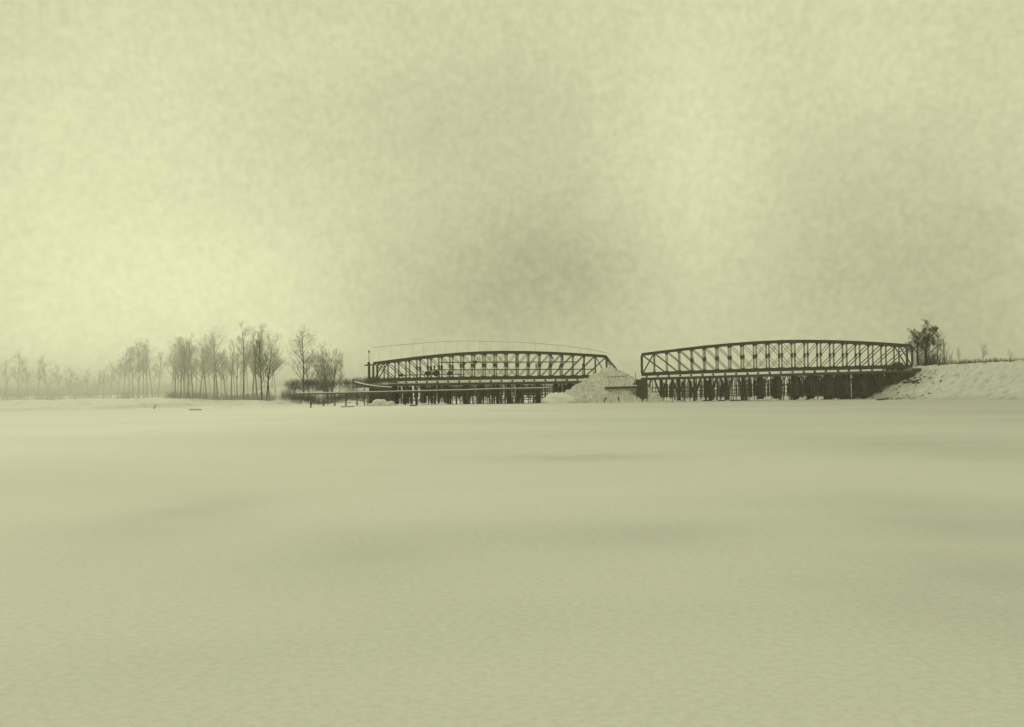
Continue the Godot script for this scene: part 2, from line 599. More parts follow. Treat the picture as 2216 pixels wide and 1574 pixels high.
const TWIGS := {"dark_bark": "dark_bark", "grey_bark": "frosted_bark", "frosted_bark": "rimed_bark", "rimed_bark": "hoar_bark", "hoar_bark": "hoar_bark"}  # crowns take the next paler bark, its haze painted in

const HABITS := {
	"tall": {"wobble": 0.10, "rise": 0.9, "counts": [20, 8, 6, 4], "clear": 0.3, "spread": 0.8, "limb": 0.4},
	"column": {"wobble": 0.08, "rise": 1.4, "counts": [24, 8, 6, 4], "clear": 0.26, "spread": 0.65, "limb": 0.3},
	"broad": {"wobble": 0.16, "rise": 1.0, "counts": [14, 7, 6, 5], "clear": 0.14, "spread": 0.85, "limb": 0.5},
	"thin": {"wobble": 0.12, "rise": 1.1, "counts": [14, 7, 6, 4], "clear": 0.36, "spread": 0.75, "limb": 0.33},
	"gnarled": {"wobble": 0.26, "rise": 0.5, "counts": [20, 8, 7, 5], "clear": 0.3, "spread": 1.0, "limb": 0.5},
}

func tree_meshes(habit: String, height: float, seed_n: int, stems := 1) -> Array:
	var g := RandomNumberGenerator.new()
	g.seed = seed_n
	twig_ends.clear()
	var trunk := start()
	var twigs := start()
	for k in stems:
		var lean := Vector3(g.randf_range(-0.05, 0.05), 1, g.randf_range(-0.05, 0.05))
		var foot := Vector3(0, -0.3, 0)
		var hh := height * 0.94
		if stems > 1:
			var ang := TAU * k / stems + g.randf_range(-0.4, 0.4)
			lean = Vector3(cos(ang) * g.randf_range(0.08, 0.34), 1, sin(ang) * 0.25)
			foot = Vector3(cos(ang) * 0.4, -0.3, sin(ang) * 0.4)
			hh *= g.randf_range(0.7, 1.0)
		grow(trunk, twigs, foot, lean.normalized(), hh, height * (0.03 if habit == "gnarled" else (0.0125 if stems == 1 else 0.008)) + 0.04, 0, 4, g, HABITS[habit])
	if habit != "gnarled": return [finish(trunk), finish(twigs)]
	# an oak that keeps its withered leaves through the winter, in ragged clumps
	var leaves := start()
	var clump := FastNoiseLite.new()
	clump.seed = seed_n
	clump.frequency = 0.22
	for p in twig_ends:
		if clump.get_noise_3dv(p) < 0.17: continue
		for k in 3:
			var c := p + Vector3(g.randf_range(-0.3, 0.3), g.randf_range(-0.3, 0.25), g.randf_range(-0.3, 0.3))
			var u := Vector3(g.randf_range(-1, 1), g.randf_range(-1, 1), g.randf_range(-1, 1)).normalized()
			var v := u.cross(Vector3(g.randf_range(-1, 1), g.randf_range(-1, 1), g.randf_range(-1, 1))).normalized()
			quad(leaves, c - u * 0.13, c + v * 0.07, c + u * 0.13, c - v * 0.07)
	return [finish(trunk), finish(twigs), finish(leaves)]

func plant_tree(made: Array, where: Vector3, turn: float, size: float, bark: String, label: String, group: String) -> void:
	var t := thing("bare_tree", label, "tree", where, turn, group)
	for k in made.size():
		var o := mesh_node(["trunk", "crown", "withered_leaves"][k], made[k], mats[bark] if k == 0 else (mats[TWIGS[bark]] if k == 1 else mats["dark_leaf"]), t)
		o.scale = Vector3.ONE * size

# undergrowth: many thin stems in one object
func brush(called: String, label: String, places: Array, bark: String, seed_n: int, height: float, stems: int) -> void:
	var g := RandomNumberGenerator.new()
	g.seed = seed_n
	var st := start()
	for p in places:
		for k in stems:
			var b: Vector3 = p + Vector3(g.randf_range(-2.2, 2.2), 0, g.randf_range(-2.0, 2.0))
			b.y = ground(b.x, b.z) - 0.1
			var hh := height * g.randf_range(0.35, 1.0)
			var d := Vector3(g.randf_range(-0.45, 0.45), 1, g.randf_range(-0.45, 0.45)).normalized()
			var tip := b + d * hh
			pole_shape(st, b, tip, 0.03, 0.012, 3, false)
			for q in 4:
				var f := g.randf_range(0.3, 0.9)
				var s := b.lerp(tip, f)
				pole_shape(st, s, s + Vector3(g.randf_range(-0.5, 0.5), g.randf_range(0.2, 0.6), g.randf_range(-0.5, 0.5)) * hh * 0.4, 0.016, 0.008, 3, false)
	tag(mesh_node(called, finish(st), mats[bark]), label, "undergrowth", "", "stuff")

# ---------------------------------------------------------------- people
func capsule_field(p: Vector3, bones: Array) -> float:
	var total := 0.0
	var k := 22.0
	for b in bones:
		var a: Vector3 = b[0]
		var ba: Vector3 = b[1] - a
		var t := clampf((p - a).dot(ba) / maxf(ba.length_squared(), 1e-6), 0, 1)
		var d := p.distance_to(a + ba * t) - lerpf(b[2], b[3], t)
		total += exp(-k * d)
	return -log(maxf(total, 1e-12)) / k

func surface_net(bones: Array, cell: float) -> ArrayMesh:
	var box := AABB(bones[0][0], Vector3.ZERO)
	for b in bones:
		for e in [[b[0], b[2]], [b[1], b[3]]]:
			box = box.expand(e[0] - Vector3.ONE * (e[1] + cell * 2))
			box = box.expand(e[0] + Vector3.ONE * (e[1] + cell * 2))
	var n := Vector3i((box.size / cell).ceil()) + Vector3i.ONE
	var f := PackedFloat32Array()
	f.resize(n.x * n.y * n.z)
	for z in n.z:
		for y in n.y:
			for x in n.x:
				f[(z * n.y + y) * n.x + x] = capsule_field(box.position + Vector3(x, y, z) * cell, bones)
	var ids := {}
	var pts := PackedVector3Array()
	for z in n.z - 1:
		for y in n.y - 1:
			for x in n.x - 1:
				var sum := Vector3.ZERO
				var c := 0
				for e in [[0, 0, 0, 1, 0, 0], [0, 1, 0, 1, 1, 0], [0, 0, 1, 1, 0, 1], [0, 1, 1, 1, 1, 1], [0, 0, 0, 0, 1, 0], [1, 0, 0, 1, 1, 0], [0, 0, 1, 0, 1, 1], [1, 0, 1, 1, 1, 1], [0, 0, 0, 0, 0, 1], [1, 0, 0, 1, 0, 1], [0, 1, 0, 0, 1, 1], [1, 1, 0, 1, 1, 1]]:
					var va := f[((z + e[2]) * n.y + y + e[1]) * n.x + x + e[0]]
					var vb := f[((z + e[5]) * n.y + y + e[4]) * n.x + x + e[3]]
					if (va < 0) != (vb < 0):
						sum += Vector3(e[0], e[1], e[2]).lerp(Vector3(e[3], e[4], e[5]), va / (va - vb))
						c += 1
				if c:
					ids[Vector3i(x, y, z)] = pts.size()
					pts.append(box.position + (Vector3(x, y, z) + sum / c) * cell)
	var st := start()
	st.set_smooth_group(0)
	for z in range(1, n.z - 1):
		for y in range(1, n.y - 1):
			for x in range(1, n.x - 1):
				var here := f[(z * n.y + y) * n.x + x] < 0
				for axis in 3:
					var o := Vector3i.ZERO
					o[axis] = 1
					var there := f[((z + o.z) * n.y + y + o.y) * n.x + x + o.x] < 0
					if here == there: continue
					var u := Vector3i.ZERO
					u[(axis + 1) % 3] = 1
					var v := Vector3i.ZERO
					v[(axis + 2) % 3] = 1
					var c := Vector3i(x, y, z)
					var q := [ids[c - u - v], ids[c - v], ids[c], ids[c - u]]
					if here: q.reverse()
					for k in [0, 1, 2, 0, 2, 3]: st.add_vertex(pts[q[k]])
	st.index()
	return finish(st)

func worker_bones(bend: float, reach: float) -> Array:
	# hips at the origin's height above the feet; a long coat, felt boots, cap
	var hip := Vector3(0, 0.9, 0)
	var chest := hip + Vector3(sin(bend) * 0.45, cos(bend) * 0.45, 0)
	var neck := hip + Vector3(sin(bend) * 0.6, cos(bend) * 0.6, 0)
	var head := neck + Vector3(sin(bend * 0.7) * 0.17, cos(bend * 0.7) * 0.17, 0)
	var bones := [[hip, chest, 0.16, 0.18], [chest, neck, 0.15, 0.07], [neck, head, 0.065, 0.1], [head, head + Vector3(0.02, 0.05, 0), 0.105, 0.09], [head + Vector3(0.09, 0.0, 0), head + Vector3(0.115, -0.02, 0), 0.03, 0.02]]
	for s in [-1.0, 1.0]:
		var sh := chest + Vector3(sin(bend) * 0.08, cos(bend) * 0.08, s * 0.19)
		var el := sh + Vector3(reach * 0.22, -0.24 + reach * 0.08, s * 0.06)
		var wr := el + Vector3(0.06 + reach * 0.2, -0.2 + reach * 0.14, -s * 0.02)
		bones.append([sh, el, 0.075, 0.06])
		bones.append([el, wr, 0.058, 0.045])
		bones.append([wr, wr + Vector3(0.03, -0.08, 0), 0.045, 0.035])
		var h0 := hip + Vector3(0, -0.02, s * 0.09)
		var kn := Vector3(0.05 + s * 0.05, 0.48, s * 0.11)
		var an := Vector3(-0.02 + s * 0.09, 0.08, s * 0.12)
		bones.append([h0, kn, 0.12, 0.085])
		bones.append([kn, an, 0.08, 0.06])
		bones.append([an, an + Vector3(0.14, -0.03, 0), 0.055, 0.045])
	return bones

# ---------------------------------------------------------------- the scene
func _ready() -> void:
	cam = Camera3D.new()
	cam.name = "camera"
	add_child(cam)
	cam.fov = rad_to_deg(2.0 * atan(787.0 / FOCAL))
	cam.position = Vector3(0, EYE, 0)
	cam.rotation_order = EULER_ORDER_YXZ
	cam.rotation = Vector3(deg_to_rad(1.476), 0, deg_to_rad(-0.8))
	cam.near = 0.1
	cam.far = 20000.0
	eye_frame = Transform3D(Basis.from_euler(cam.rotation, EULER_ORDER_YXZ), cam.position)

	var env := Environment.new()
	env.background_mode = Environment.BG_SKY
	env.sky = build_sky()
	env.background_energy_multiplier = 1.0
	env.tonemap_mode = Environment.TONE_MAPPER_LINEAR
	env.tonemap_exposure = 1.0
	env.sdfgi_enabled = true
	env.ssao_enabled = true
	env.ssil_enabled = true
	env.fog_enabled = true
	env.fog_density = 0.00034
	env.fog_light_color = Color(1, 1, 0.98)
	var we := WorldEnvironment.new()
	we.name = "air"
	we.environment = env
	add_child(we)

	var sun := DirectionalLight3D.new()
	sun.name = "veiled_sun"
	sun.light_energy = 0.25
	sun.light_color = Color(1.0, 0.995, 0.82)
	sun.light_angular_distance = 14.0
	sun.shadow_enabled = true
	sun.rotation = Vector3(deg_to_rad(-42), deg_to_rad(-150), 0)
	add_child(sun)

	rng.seed = 7
	bank_noise.seed = 3
	bank_noise.frequency = 0.04
	bank_noise.fractal_octaves = 4
	snow_noise.seed = 9
	snow_noise.frequency = 0.08
	snow_noise.fractal_octaves = 4

	surface("steel", Color(0.045, 0.043, 0.037), 0.6, 0.25, 0.5)
	surface("dark_timber", Color(0.075, 0.07, 0.057), 0.9, 0.4, 0.7)
	surface("grey_timber", Color(0.16, 0.15, 0.125), 0.9, 0.3, 0.7)
	surface("pale_timber", Color(0.42, 0.41, 0.37), 0.9, 0.2, 0.7)
	surface("snow", Color(0.82, 0.82, 0.81), 0.9, 0.03, 0.5)
	surface("spoil", Color(0.70, 0.70, 0.68), 0.95, 0.28, 0.14)
	surface("stone", Color(0.12, 0.115, 0.10), 0.9, 0.35, 0.6)
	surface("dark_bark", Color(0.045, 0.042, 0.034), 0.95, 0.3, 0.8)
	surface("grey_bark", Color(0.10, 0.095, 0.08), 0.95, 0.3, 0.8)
	surface("frosted_bark", Color(0.31, 0.305, 0.27), 0.95, 0.25, 0.8)  # haze put into the bark colour, first pale step
	surface("rimed_bark", Color(0.48, 0.475, 0.45), 0.95, 0.2, 0.8)  # bark painted paler again to look hazed
	surface("hoar_bark", Color(0.72, 0.72, 0.7), 0.95, 0.15, 0.8)  # palest bark, for the most faded trees: haze painted as colour
	surface("dark_leaf", Color(0.05, 0.04, 0.028), 0.9, 0.3, 1.0)
	surface("cloth", Color(0.04, 0.036, 0.032), 0.95, 0.3, 3.0)

	var left_eye := at(1390, 850, 330.0)
	bridge_at = Vector3(left_eye.x, 0, left_eye.z)

	build_ground()
	build_right_span()
	build_left_span()
	build_piers()
	build_mound()
	build_trees()
	build_small_things()

const RIGHT_LOWER := [[1380, 811.5], [1390, 811], [1470, 807.5], [1555, 804.5], [1700, 800], [1860, 796.5], [1985, 793.5]]
const RIGHT_TOP := [[1380, 768], [1390, 767], [1417, 763.5], [1471, 757], [1526, 750.5], [1580, 745.5], [1635, 741.5], [1690, 738.8], [1746, 738], [1800, 738.8], [1860, 741], [1915, 744], [1950, 746.5], [1985, 749]]
const RIGHT_DECK := [[1370, 820.5], [1390, 820.5], [1500, 817.5], [1640, 812], [1800, 808], [1985, 803]]
const LEFT_LOWER := [[795, 824.5], [808, 824], [900, 821.5], [1068, 818.8], [1243, 817], [1320, 815.5]]
const LEFT_TOP := [[795, 788], [808, 786.5], [845, 781.5], [902, 774.5], [949, 769.5], [997, 765.5], [1045, 763], [1094, 762], [1143, 762.5], [1193, 764], [1243, 766.5], [1290, 769.5], [1325, 772.5]]
const LEFT_DECK := [[800, 834], [1000, 831], [1150, 829], [1330, 826]]

func build_right_span() -> void:
	var t := thing("truss_span", "longer dark steel truss span on the right with an arched top chord", "bridge", bridge_at, -YAW, "")
	truss(t, RIGHT_LOWER, RIGHT_TOP, 1390, 1975, [], 21)
	var f := thing("timber_trestle", "dark timber trestle with raking struts under the right truss span", "trestle", bridge_at, -YAW, "")
	falsework(f, 1396, 1975, RIGHT_DECK, 36.5, 21, true, 1620.0, 1465.0)

func build_left_span() -> void:
	var t := thing("truss_span", "dark steel truss span on the left, its right end hidden behind a pale mound", "bridge", bridge_at, -YAW, "")
	truss(t, LEFT_LOWER, LEFT_TOP, 808, 1313, [], 21)
	# the bulky shoe at the left end and the dark raking end at the right
	var a := on_bridge(808, 824)
	mesh_node("end_shoe", lumpy(Vector3(1.7, 0.95, 0.9), 4, 0.12), mats["steel"], t).position = a + Vector3(-0.9, 0.1, 0)
	var st := start()
	var p := on_bridge(1311, 772)
	var q := on_bridge(1331, 799)
	var g := RandomNumberGenerator.new()
	g.seed = 12
	for k in 9:
		var o := Vector3(g.randf_range(-0.7, 0.7), g.randf_range(-0.5, 0.5), g.randf_range(-1.5, 0.8))
		box_between(st, p + o * 0.7, q + o + Vector3(g.randf_range(-0.6, 0.5), 0, 0), 0.18, 0.2)
	mesh_node("raking_end_post", finish(st), mats["steel"], t)

	# staging inside the truss: two long rails
	var s := thing("staging", "horizontal timber staging rails hung inside the left truss span", "staging", bridge_at, -YAW, "")
	for e in [[948, 1250, 784, 783.0], [925, 1285, 800.5, 799.0], [858, 1000, 812, 810]]:
		for w in [0.7, DEEP - 0.7]:
			var u := on_bridge(e[0], e[2])
			var v := on_bridge(e[1], e[3])
			u.z = -w
			v.z = -w
			beam("rail", u, v, 0.12, 0.2, mats["dark_timber"], s)
	var px := 945.0
	while px < 1290:
		for w in [0.7, DEEP - 0.7]:
			var u := on_bridge(px, 800)
			u.z = -w
			var v := on_bridge(px, 818)
			v.z = -w
			beam("upright", v, u, 0.12, 0.12, mats["dark_timber"], s)
		px += 24.2

	# a slight pale arch stands over the truss
	var r := thing("arched_rail", "faint thin arched rail standing above the left truss span", "rail", bridge_at, -YAW, "")
	var line := [[806, 752.5], [850, 748], [904, 743.5], [962, 739], [1012, 738], [1060, 739.5], [1121, 741], [1170, 744], [1213, 747.5], [1275, 756], [1318, 765]]
	var arch := start()
	var prev := Vector3.ZERO
	var k := 806.0
	while k <= 1318.0:
		var c := on_bridge(k, along_table(line, k), DEEP * 0.5)
		if k > 806.0: box_between(arch, prev, c, 0.1, 0.12)
		prev = c
		k += 12.8
	mesh_node("arch", finish(arch), mats["pale_timber"], r)
	k = 820.0
	while k < 1318.0:
		var hi := on_bridge(k, along_table(line, k), DEEP * 0.5)
		var lo := on_bridge(k, along_table(LEFT_TOP, k) - 1.0, DEEP * 0.5)
		beam("upright", lo, hi, 0.05, 0.05, mats["pale_timber"], r)
		k += 24.2

	var f := thing("timber_trestle", "dark timber trestle of clustered piles under the left truss span", "trestle", bridge_at, -YAW, "")
	falsework(f, 852, 1262, LEFT_DECK, 33.0, 31, false, 100.0, 840.0)

	# mast at the left end
	var m := thing("derrick_mast", "thin upright mast with a knob on top at the left truss end", "mast", bridge_at + along * on_bridge(799.5, 824).x, -YAW, "")
	var base := on_bridge(799.5, 828)
	var sx := base.x
	pole("mast_foot", Vector3(0, base.y, 0.4), Vector3(0, on_bridge(799, 788).y, 0.4), 0.46, 0.4, mats["steel"], m)
	pole("mast_pole", Vector3(0, on_bridge(799, 788).y, 0.4), Vector3(0, on_bridge(799, 758).y, 0.4), 0.11, 0.07, mats["steel"], m)
	mesh_node("knob", lumpy(Vector3(0.26, 0.42, 0.26), 8, 0.1), mats["steel"], m).position = Vector3(0, on_bridge(799, 761.5).y, 0.4)
	mesh_node("pulley_block", lumpy(Vector3(0.55, 0.8, 0.5), 5, 0.15), mats["steel"], m).position = Vector3(-0.05, on_bridge(799, 789).y, 0.4)
	beam("bracket", Vector3(-1.5, on_bridge(799, 791).y, 0.4), Vector3(2.2, on_bridge(799, 789.5).y, 0.4), 0.3, 0.4, mats["steel"], m)

	# the service footbridge in front of the piles
	var w := thing("footbridge", "long low timber footbridge with snow on its deck before the left trestle", "footbridge", bridge_at, -YAW, "")
	var deck_line := [[642, 851.0], [690, 850.3], [800, 848], [1000, 843.5], [1080, 841], [1188, 839]]
	for i in deck_line.size() - 1:
		var u := on_bridge(deck_line[i][0], deck_line[i][1], -4.0)
		var v := on_bridge(deck_line[i + 1][0], deck_line[i + 1][1], -4.0)
		beam("deck_beam", u - Vector3(0, 0.28, 0), v - Vector3(0, 0.28, 0), 1.6, 0.4, mats["dark_timber"], w)
		beam("snow_strip", u + Vector3(0, 0.03, 0), v + Vector3(0, 0.03, 0), 1.7, 0.2, mats["snow"], w)
	px = 700.0
	while px < 1188:
		var hd := on_bridge(px, along_table(deck_line, px) + 2.5, -4.0)
		for z in [-0.6, 0.6]:
			var gp: Vector3 = bridge_at + along * hd.x + away * (-4.0 - z)
			pole("post", Vector3(hd.x, ground(gp.x, gp.z) - 0.3, hd.z + z), Vector3(hd.x, hd.y, hd.z + z), 0.12, 0.1, mats["dark_timber"], w)
		px += 24.0
	# snow covered ramp that drops from the bank to the trestle
	var rp := thing("approach_ramp", "snow topped timber ramp sloping down to the left end of the bridge", "ramp", bridge_at, -YAW, "")
	var ra := [[768, 826.5], [790, 832], [812, 835.5], [848, 838.5]]
	for i in 3:
		var u := on_bridge(ra[i][0], ra[i][1], -1.8)
		var v := on_bridge(ra[i + 1][0], ra[i + 1][1], -1.8)
		beam("snow_strip", u + Vector3(0, 0.06, 0), v + Vector3(0, 0.06, 0), 1.5, 0.26, mats["snow"], rp)
		beam("side_timber", u - Vector3(0, 0.55, -0.02), v - Vector3(0, 0.45, -0.02), 1.3, [0.4, 0.8, 0.9][i], mats["dark_timber"], rp)
	for px2 in [788, 806, 824, 842]:
		var u := on_bridge(px2, along_table(ra, px2) + 6.0, -1.8)
		var gp := bridge_at + along * u.x + away * -1.8
		pole("post", Vector3(u.x, ground(gp.x, gp.z) - 0.3, u.z), u, 0.16, 0.14, mats["dark_timber"], rp)

# log cribs: courses of squared logs laid crosswise
func crib(t: Node3D, s0: float, s1: float, w0: float, w1: float, y0: float, y1: float, seed_n: int) -> void:
	var g := RandomNumberGenerator.new()
	g.seed = seed_n
	var wood: Material = mats["dark_timber"]
	var y := y0
	var course := 0
	while y < y1:
		var hgt := minf(0.36, y1 - y)
		var j := g.randf_range(-0.1, 0.1)
		for w in [w0, (w0 + w1) * 0.5, w1]:
			beam("log", Vector3(s0 - 0.3 + j, y + hgt * 0.5, -w), Vector3(s1 + 0.3 + j, y + hgt * 0.5, -w), 0.34, hgt * 0.94, wood, t)
		for s in [s0, (s0 + s1) * 0.5, s1]:
			beam("cross_log", Vector3(s + j, y + hgt * 0.55, -w0 + 0.45), Vector3(s + j, y + hgt * 0.55, -w1 - 0.45), 0.3, hgt * 0.9, wood, t)
		y += 0.36
		course += 1

func build_piers() -> void:
	var a := on_bridge(797, 848, -1.0)
	var b := on_bridge(848, 868, -1.0)
	var t := thing("log_crib_pier", "dark log crib pier under the left end of the left truss", "pier", bridge_at, -YAW, "")
	crib(t, a.x + 0.3, b.x, 0.0, 5.6, 0.2, on_bridge(810, 833).y, 3)
	a = on_bridge(1377, 822, -6.8)
	b = on_bridge(1400, 868, -6.8)
	t = thing("log_crib_pier", "dark log crib pier under the left end of the right truss", "pier", bridge_at, -YAW, "")
	crib(t, a.x + 0.2, b.x, -7.2, 6.4, -0.1, on_bridge(1388, 822).y, 4)
	var st := start()
	a = on_bridge(1945, 805)
	b = on_bridge(1992, 800)
	t = thing("log_abutment", "dark log abutment where the right truss meets the snowy bank", "abutment", bridge_at, -YAW, "")
	crib(t, a.x, b.x, 0.4, 5.6, 2.0, on_bridge(1965, 797.5).y, 5)
	var knoll := on_bridge(1952, 786)
	mesh_node("rock_heap", lumpy(Vector3(3.2, 2.2, 3.0), 15, 0.35, 14, 20), mats["stone"], t).position = knoll + Vector3(0.6, -2.2, -8.5)

func build_mound() -> void:
	# a peaked heap of frozen spoil round the middle pier, dusted with snow
	var peak := on_bridge(1321, 790, -2.5)
	var g := FastNoiseLite.new()
	g.seed = 21
	g.frequency = 0.35
	g.fractal_octaves = 4
	var st := start()
	st.set_smooth_group(0)
	var n := 96
	var rows := 44
	var pts := []
	var base_y := -0.5
	for i in rows + 1:
		var f := float(i) / rows
		for j in n + 1:
			var t := TAU * (j % n) / n
			var reach_x := 20.5 if cos(t) < 0 else 18.0
			var reach := Vector2(cos(t) * reach_x, sin(t) * 7.5)
			# straight on the right, hollow on the left
			var prof := 1.0 - f if cos(t) >= 0 else 1.0 - pow(f, 1.03)
			var p := Vector3(reach.x * f, base_y + (peak.y - base_y) * prof, reach.y * f)
			var wob := (g.get_noise_3dv(p * 0.45) * 0.6 + g.get_noise_3dv(p) * 1.3 + g.get_noise_3dv(p * 3.5) * 0.7) * minf(1.0, f * 3.0 + 0.05)
			p += Vector3(cos(t) * wob, wob * 0.7, sin(t) * wob)
			pts.append(p)
	for i in rows:
		for j in n:
			var a: int = i * (n + 1) + j
			var b: int = a + n + 1
			for k in [a, b + 1, b, a, a + 1, b + 1]: st.add_vertex(pts[k])
	st.index()
	var t := thing("spoil_mound", "tall pale grey peaked mound between the two truss spans", "mound", bridge_at + along * peak.x + away * -2.5, -YAW, "")
	mesh_node("heap", finish(st), mats["spoil"], t)
	var low := thing("snow_heap", "low rounded snow heap before the left foot of the grey mound", "snow heap", bridge_at + along * on_bridge(1212, 870).x + away * -7.0, -YAW, "")
	mesh_node("snow", lumpy(Vector3(5.4, 3.0, 3.4), 31, 0.17, 18, 28), mats["snow"], low)
	# plank walk across the foot of the mound
	var wk := thing("plank_walk", "short dark plank walk topped with snow between mound and right pier", "walkway", bridge_at, -YAW, "")
	var u := on_bridge(1309, 838.5, -7.6)
	var v := on_bridge(1379, 836.5, -7.6)
	beam("beam", u - Vector3(0, 0.2, 0), v - Vector3(0, 0.2, 0), 1.2, 0.72, mats["dark_timber"], wk)
	beam("snow_strip", u + Vector3(0, 0.27, 0), v + Vector3(0, 0.27, 0), 1.25, 0.24, mats["snow"], wk)
	# thin planks laid along the mound
	var pl := thing("plank_run", "thin dark plank run laid level across the upper slope of the mound", "plank", bridge_at, -YAW, "")
	beam("plank", on_bridge(1313, 816.5, -9.5), on_bridge(1352, 814.5, -9.5), 0.4, 0.2, mats["grey_timber"], pl)
	for px in [1318]:
		var c := on_bridge(px, 816, -9.5)
		pole("post", Vector3(c.x, c.y - 5.0, c.z + 0.1), c, 0.07, 0.06, mats["grey_timber"], pl)
	var rope := thing("guy_rope", "dark guy rope slanting from the left truss end down the mound", "rope", bridge_at, -YAW, "")
	pole("rope", on_bridge(1331, 799, -5.0), on_bridge(1384, 824, -1.0), 0.07, 0.07, mats["dark_timber"], rope)
	var pp := thing("thin_pole", "thin upright pole beside the left end of the right truss", "pole", bridge_at, -YAW, "")
	pole("shaft", on_bridge(1375.5, 832, -1.5), on_bridge(1375.5, 803, -1.5), 0.09, 0.06, mats["dark_timber"], pp)

func build_trees() -> void:
	var kinds := {}
	kinds["tall_a"] = tree_meshes("tall", 24.0, 101)
	kinds["tall_b"] = tree_meshes("tall", 24.0, 102)
	kinds["column_a"] = tree_meshes("column", 24.0, 103)
	kinds["column_b"] = tree_meshes("column", 24.0, 104)
	kinds["broad_a"] = tree_meshes("broad", 20.0, 105, 5)
	kinds["thin_a"] = tree_meshes("thin", 22.0, 106)
	kinds["thin_b"] = tree_meshes("thin", 22.0, 107)
	kinds["thin_c"] = tree_meshes("thin", 22.0, 108)
	kinds["gnarled_a"] = tree_meshes("gnarled", 14.0, 109)
	kinds["gnarled_b"] = tree_meshes("gnarled", 14.0, 110)
	var mist_group := "pale trees in the mist on the left bank"
	var dense_group := "slender trees of the dense stand on the left bank"
	# picture column of the foot, depth, top row, kind, native height, bark, label, group
	var list := [
		[657, 400, 720, "tall_a", 24.0, "grey_bark", "lone slender bare tree with a dark trunk left of the bridge", ""],
		[668, 408, 776, "thin_a", 22.0, "grey_bark", "small thin tree just right of the lone dark trunked tree", ""],
		[712, 405, 738, "broad_a", 20.0, "grey_bark", "wide many stemmed bare tree nearest the left end of the bridge", ""],
		[735, 420, 790, "thin_b", 22.0, "frosted_bark", "low thin tree under the right side of the many stemmed tree", ""],
		[567, 400, 728, "column_a", 24.0, "grey_bark", "dense dark crowned tree at the right end of the tree row", ""],
		[577, 406, 735, "tall_b", 24.0, "grey_bark", "tree with crowded twigs touching the dense dark crowned tree", ""],
		[556, 412, 722, "thin_c", 22.0, "frosted_bark", "tall pale tree rising above the dense dark crowned tree", ""],
		[583, 415, 765, "thin_a", 22.0, "grey_bark", "short thin tree right of the dense dark crowned tree", ""],
		[527, 410, 706, "thin_b", 22.0, "frosted_bark", "tallest pale tree of the left bank with a bare straight trunk", ""],
		[546, 425, 712, "tall_b", 24.0, "rimed_bark", "pale tree whose crown fills the gap beside the tallest tree", ""],
		[500, 415, 735, "thin_a", 22.0, "rimed_bark", "middle one of three slender pale trees in the thin part of the row", dense_group],
		[488, 405, 755, "thin_c", 22.0, "rimed_bark", "left one of three slender pale trees in the thin part of the row", dense_group],
		[513, 418, 760, "thin_a", 22.0, "rimed_bark", "right one of three slender pale trees in the thin part of the row", dense_group],
		[463, 400, 722, "tall_a", 24.0, "rimed_bark", "tall tree with a long dark trunk left of the row's thin middle", ""],
		[470, 410, 735, "thin_b", 22.0, "rimed_bark", "thin trunk close behind the tall tree with a long dark trunk", ""],
		[447, 408, 745, "thin_c", 22.0, "rimed_bark", "right one of three slender grey trees in the left clump", dense_group + " left clump"],
		[432, 402, 735, "tall_b", 24.0, "rimed_bark", "middle, thickest one of three slender grey trees in the left clump", dense_group + " left clump"],
		[418, 412, 740, "thin_a", 22.0, "rimed_bark", "left one of three slender grey trees in the left clump", dense_group + " left clump"],
		[398, 398, 736, "column_b", 24.0, "rimed_bark", "thick grey tree at the left edge of the clump, twiggy to the ground", ""],
		[390, 404, 740, "column_a", 24.0, "rimed_bark", "second twiggy tree pressed against the thick grey tree", ""],
		[378, 410, 756, "tall_a", 24.0, "rimed_bark", "leaning grey tree on the outer left of the twiggy pair", ""],
		[406, 408, 730, "thin_b", 22.0, "rimed_bark", "thin tree standing up behind the twiggy pair", ""],
	]
	var misty := [[342, 440, 762], [330, 430, 752], [318, 436, 742], [310, 445, 748], [300, 440, 745], [288, 450, 752], [279, 436, 757], [268, 455, 760], [255, 450, 778], [240, 470, 790], [224, 480, 800], [208, 480, 806], [190, 470, 800], [172, 460, 812], [150, 450, 800], [128, 470, 790], [104, 440, 784], [82, 455, 775], [60, 430, 790], [38, 460, 768], [14, 440, 780]]
	for k in misty.size():
		var p = misty[k]
		var kind: String = ["thin_a", "tall_b", "thin_b", "thin_c", "tall_a"][k % 5]
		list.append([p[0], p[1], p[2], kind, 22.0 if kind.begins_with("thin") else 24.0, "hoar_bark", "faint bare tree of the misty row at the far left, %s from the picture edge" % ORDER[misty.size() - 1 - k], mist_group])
	var rear := [372, 384, 402, 412, 425, 440, 455, 466, 478, 492, 507, 520, 536, 548, 560, 572, 588, 596]
	for k in rear.size():
		var kind: String = ["thin_b", "tall_a", "thin_c", "column_b", "thin_a"][k % 5]
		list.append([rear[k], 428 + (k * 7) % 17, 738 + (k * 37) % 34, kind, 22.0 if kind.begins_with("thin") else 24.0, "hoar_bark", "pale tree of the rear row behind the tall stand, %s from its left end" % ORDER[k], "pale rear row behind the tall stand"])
	var g := RandomNumberGenerator.new()
	g.seed = 44
	for e in list:
		var foot := on_ground(e[0], e[1])
		var hgt: float = at(e[0], e[2], e[1]).y - foot.y
		plant_tree(kinds[e[3]], foot, g.randf() * TAU, hgt / e[4], e[5], e[6], e[7])
